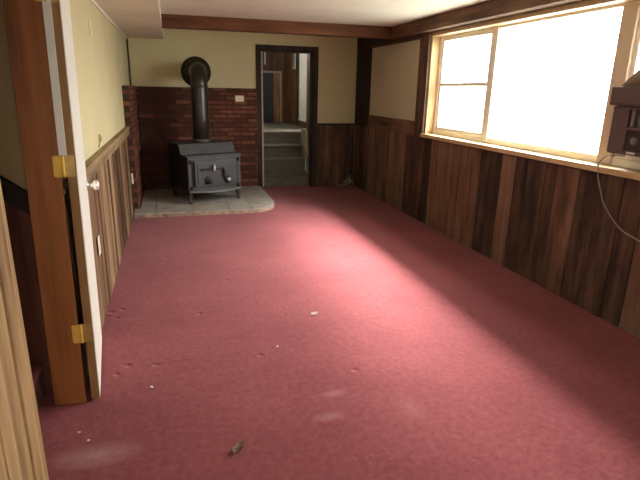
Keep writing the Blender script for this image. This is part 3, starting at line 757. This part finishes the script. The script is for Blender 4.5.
box(bm, (0.0, 0.005, zb0), (SW, 0.032, zt1-0.001), 0.5, 0.004)
for (x0, x1, z0, z1) in ((0.0, SW, zt1-0.05, zt1-0.012), (0.0, 0.05, zb0+0.03, zt1-0.05), (SW-0.05, SW, zb0+0.03, zt1-0.05)):
    box(bm, (x0+0.002, -0.008, z0), (x1-0.002, 0.006, z1), 0.5, 0.004)
obj('front_plate', bm, M['stove_grey'], S)
dr = None
bm = bm_new(); box(bm, (0.085, -0.022, zb0+0.055), (SW-0.06, 0.004, zt1-0.055), 0.5, 0.006); box(bm, (0.12, -0.030, zb0+0.09), (SW-0.095, -0.020, zt1-0.09), 0.5, 0.005)
dr = obj('fire_door', bm, M['stove_grey'], S)
bm = bm_new(); box(bm, (0.056, -0.002, zb0+0.06), (0.082, 0.006, zt1-0.06), 0.1); obj('hinge_gap', bm, M['dark_hole'], S)
for x in (0.018, SW-0.06):
    for z in (zb0+0.03, zt1-0.075):
        bm = bm_new(); box(bm, (x, -0.024, z), (x+0.045, -0.004, z+0.035), 0.5, 0.006); lathe(bm, [(0.011, 0), (0.013, 0.004), (0.013, 0.046), (0.011, 0.05)], (x+0.022, -0.026, z-0.008), 'Z', 12); obj('hinge_block', bm, M['black_iron'], S)
# draft caps with knobs
for x, z, mat in ((0.26, zb0+0.135, 'black_iron'), (0.53, zb0+0.135, 'chrome')):
    bm = bm_new(); lathe(bm, [(0.052, 0), (0.052, -0.012), (0.040, -0.022), (0.014, -0.024), (0.012, -0.034)], (x, -0.030, z), 'Y', 28); dc = obj('draft_cap', bm, M['black_iron'], dr)
    bm = bm_new(); lathe(bm, [(0.012, -0.034), (0.022, -0.040), (0.024, -0.050), (0.014, -0.058)], (x, -0.030, z), 'Y', 18); obj('draft_knob', bm, M[mat], dr)
# handle: a black bar across, a coil end and a down-turned grip
bm = bm_new(); tube(bm, spline([(0.17, -0.036, zb0+0.275), (0.25, -0.06, zb0+0.285), (0.33, -0.066, zb0+0.29), (0.40, -0.06, zb0+0.28)], 6), 0.010, 10); box(bm, (0.16, -0.04, zb0+0.255), (0.19, -0.028, zb0+0.295), 0.5, 0.003); hb = obj('door_handle', bm, M['black_iron'], dr)
bm = bm_new()
for k in range(5): lathe(bm, [(0.013, 0), (0.020, 0.004), (0.013, 0.008)], (0.335, -0.066, zb0+0.262+0.013*k), 'Z', 14)
lathe(bm, [(0.004, 0), (0.010, 0.004), (0.010, 0.012), (0.003, 0.017)], (0.335, -0.066, zb0+0.326), 'Z', 14)
obj('coil_grip', bm, M['chrome'], dr)
bm = bm_new(); tube(bm, spline([(0.40, -0.06, zb0+0.28), (0.45, -0.06, zb0+0.285), (0.475, -0.058, zb0+0.25), (0.47, -0.052, zb0+0.16)], 6), [0.010]*6+[0.014]*13, 10); obj('latch_lever', bm, M['black_iron'], dr)
# ash lip
bm = bm_new()
pl = [(0.0, 0.0), (0.0, -0.05)] + [(SW*k/10, -0.05-0.10*math.sin(PI*k/10)) for k in range(1, 10)] + [(SW, -0.05), (SW, 0.0)]
prism(bm, pl, lambda p: (p[0], p[1]+0.005, zb0-0.005), lambda p: (p[0], p[1]+0.005, zb0+0.014), 0.5, 0.003)
obj('ash_lip', bm, M['lip_grey'], S)
for (x, y, sxn, syn) in ((0.012, 0.02, -1, -1), (SW-0.012, 0.02, 1, -1), (0.03, SD-0.06, -1, 1), (SW-0.03, SD-0.06, 1, 1)):
    bm = bm_new()
    top = [(x-sxn*0.05, y-0.005), (x, y-0.005), (x, y+0.045), (x-sxn*0.05, y+0.045)]
    bo = [(x-sxn*0.022, y-0.012), (x+sxn*0.006, y-0.012), (x+sxn*0.006, y+0.016), (x-sxn*0.022, y+0.016)]
    if sxn > 0: top = [top[1], top[0], top[3], top[2]]; bo = [bo[1], bo[0], bo[3], bo[2]]
    vsb = [Vector((p[0], p[1], 0.001)) for p in bo]; vst = [Vector((p[0], p[1], zb0)) for p in top]
    fs = hexa(bm, vsb+vst, 0.5, 0.003); bmesh.ops.recalc_face_normals(bm, faces=bm.faces)
    obj('leg', bm, M['black_iron'], S)
# a light brace under the body
bm = bm_new(); tube(bm, [(0.05, 0.03, 0.13), (0.40, 0.06, 0.075), (SW-0.03, 0.03, 0.035)], 0.006, 8); obj('brace', bm, M['black_iron'], S)

# stove pipe: up from the upper top, elbow back into the wall through a round collar
px, py, pr = 0.365, 7.10, 0.108
P = thing('stove_pipe', 'black stove pipe rising from the stove and elbowing into the wall', 'stove pipe', (px, py, SZ+zt2+0.005))
z0 = SZ+zt2+0.005; pts = [(0, 0, 0), (0, 0, 0.3), (0, 0, 1.712-z0-0.18)]
cz = 1.712-z0
for k in range(1, 9):
    a = PI/2*k/8; pts.append((0, 0.18-0.18*math.cos(a), cz-0.18+0.18*math.sin(a)))
pts.append((0, YB-py-0.03, cz))
bm = bm_new(); tube(bm, pts, pr, 36); obj('pipe_run', bm, M['pipe'], P)
bm = bm_new(); lathe(bm, [(pr+0.016, 0.0), (pr+0.016, 0.012), (pr+0.004, 0.022), (pr+0.004, 0.045)], (0, 0, 0), 'Z', 36); obj('base_collar', bm, M['stove_grey'], P)
bm = bm_new(); lathe(bm, [(pr+0.002, 0.0), (pr+0.006, 0.004), (pr+0.006, 0.02), (pr+0.002, 0.024)], (0, 0, cz-0.21), 'Z', 36); obj('joint_band', bm, M['pipe'], P)
bm = bm_new(); lathe(bm, [(pr+0.004, YB-py-0.085), (pr+0.02, YB-py-0.085), (0.155, YB-py-0.055), (0.16, YB-py-0.03), (0.205, YB-py-0.02), (0.212, YB-py-0.002)], (0, 0, cz), 'Y', 48); obj('wall_collar', bm, M['pipe'], P)

# ------------------------------------------------------------------ outlets and small wall things
def plate(name, label, cat, loc, rotz, w_, h_, group=None, mat='plastic_white', horiz=False):
    """local: plate faces -Y"""
    t = thing(name, label, cat, loc, rotz, group)
    bm = bm_new(); box(bm, (-w_/2, -0.006, -h_/2), (w_/2, 0, h_/2), 0.5, 0.002); obj('cover_plate', bm, M[mat], t)
    for s in (-1, 1):
        bm = bm_new()
        if horiz: box(bm, (s*w_*0.22-0.014, -0.0085, -0.014), (s*w_*0.22+0.014, -0.006, 0.014), 0.5, 0.001)
        else: box(bm, (-0.014, -0.0085, s*h_*0.22-0.014), (0.014, -0.006, s*h_*0.22+0.014), 0.5, 0.001)
        so = obj('socket', bm, M[mat], t)
    bm = bm_new(); lathe(bm, [(0.003, 0), (0.0035, -0.002), (0.001, -0.003)], (0, -0.006, 0), 'Y', 10); obj('screw', bm, M['brass_dull'], t)
    return t
plate('wall_outlet', 'ivory outlet set sideways in the bricks right of the stove pipe', 'outlet', (0.965, 7.712, 1.355), 0, 0.125, 0.085, horiz=True)
plate('wall_outlet', 'white outlet low on the left planks just beyond the open door', 'outlet', (XL+0.0275, 3.42, 0.50), PI/2, 0.075, 0.12)
plate('wall_outlet', 'narrow white outlet on the brick edge left of the hearth', 'outlet', (XL+0.026, BRY0-0.014, 0.43), 0, 0.034, 0.13)
plt = plate('wall_switch', 'small beige cover plate high on the cream left wall', 'switch plate', (XL+0.0005, 4.28, 1.89), PI/2, 0.10, 0.10)
bm = bm_new(); tube(bm, spline([(XL+0.004, 4.08, 1.06), (XL+0.014, 4.06, 1.10), (XL+0.012, 4.10, 1.15), (XL+0.016, 4.16, 1.13), (XL+0.006, 4.18, 1.09)], 6), 0.004, 8)
tag(obj('wire_hook', bm, M['brass_dull']), 'bent wire hook on the cream wall above the left ledge', 'hook')

# ------------------------------------------------------------------ bits on the carpet
def crumb(loc, s, label, seed, group='white crumbs scattered on the carpet'):
    r = random.Random(seed); bm = bm_new()
    bmesh.ops.create_icosphere(bm, subdivisions=2, radius=1)
    for v in bm.verts:
        v.co *= 1+r.uniform(-0.3, 0.3); v.co.x *= s; v.co.y *= s*0.7; v.co.z *= s*0.5
    lo = min(v.co.z for v in bm.verts); shift(bm, (0, 0, -lo))
    o = obj('crumb', bm, M['crumb']); o.location = loc
    return tag(o, label, 'crumb', group)
crumb((0.529, 2.712, 0), 0.007, 'tiny white crumb on the carpet right of the middle dent', 1)
crumb((-0.189, 2.44, 0), 0.008, 'single white crumb on the carpet right of the door bottom', 2)
crumb((-0.488, 2.146, 0), 0.006, 'small white crumb in front of the jamb foot', 3)
crumb((-0.441, 2.078, 0), 0.006, 'small white crumb nearest the pale scuff by the doorway', 4)
def flake(name, loc, size, mat, label, cat, seed, curl=0.5, n=9, rz=0.0):
    r = random.Random(seed); bm = bm_new(); rows = []
    for i in range(n):
        row = []
        u = i/(n-1)*2-1
        half = size*0.45*math.sqrt(max(0.02, 1-u*u))*r.uniform(0.7, 1.15)
        for j in range(7):
            v = j/6*2-1
            z = 0.004+size*curl*(abs(v)**1.5*0.6+0.25*(u*u))+r.uniform(0, size*0.12)
            row.append(bm.verts.new((u*size*0.75, v*half, z)))
        rows.append(row)
    for i in range(n-1):
        for j in range(6): bm.faces.new((rows[i][j], rows[i+1][j], rows[i+1][j+1], rows[i][j+1]))
    g = bmesh.ops.solidify(bm, geom=list(bm.faces), thickness=0.0015)
    bmesh.ops.recalc_face_normals(bm, faces=bm.faces)
    lo = min(v.co.z for v in bm.verts); shift(bm, (0, 0, -lo))
    o = obj(name, bm, mat); o.location = loc; o.rotation_euler = (0, 0, rz); return tag(o, label, cat)
flake('paper_scrap', (0.867, 3.098, 0), 0.032, M['crumb'], 'small curled white scrap in the middle of the sunlit carpet', 'scrap', 5, 0.7)
lf = flake('dried_leaf', (0.19, 1.85, 0), 0.042, M['leaf'], 'curled dry leaf on the carpet at the bottom of the view', 'leaf', 7, 0.8, rz=0.6)
bm = bm_new(); tube(bm, spline([(-0.02, -0.002, 0.006), (-0.035, -0.012, 0.004), (-0.05, -0.014, 0.003)], 5), 0.0012, 6); obj('stem', bm, M['leaf'], lf)
flake('bark_chip', (0.144, 2.01, 0), 0.008, M['leaf'], 'tiny dark bark chip just behind the dry leaf', 'chip', 9, 0.4)

# torn paper in the back right corner
def scrap():
    r = random.Random(21); bm = bm_new(); n = 14; rows = []
    for i in range(n):
        u = i/(n-1); row = []
        for j in range(8):
            v = j/7
            x = 2.47+0.24*u+0.01*r.uniform(-1, 1); y = 7.69-0.14*v*(0.5+0.5*u)+0.012*r.uniform(-1, 1)
            z = 0.012+0.17*u*u*(1-v*0.6)+0.035*abs(math.sin(5*v+7*u))+0.012*r.random()
            row.append(bm.verts.new((x-2.6, y-7.68, z)))
        rows.append(row)
    for i in range(n-1):
        for j in range(7): bm.faces.new((rows[i][j], rows[i+1][j], rows[i+1][j+1], rows[i][j+1]))
    bmesh.ops.solidify(bm, geom=list(bm.faces), thickness=0.003)
    bmesh.ops.recalc_face_normals(bm, faces=bm.faces)
    lo = min(v.co.z for v in bm.verts); shift(bm, (0, 0, -lo))
    o = obj('crumpled_paper', bm, M['scrap']); o.location = (2.6, 7.68, 0)
    return tag(o, 'crumpled grey-green torn paper on the floor in the dark back corner', 'paper')
scrap()
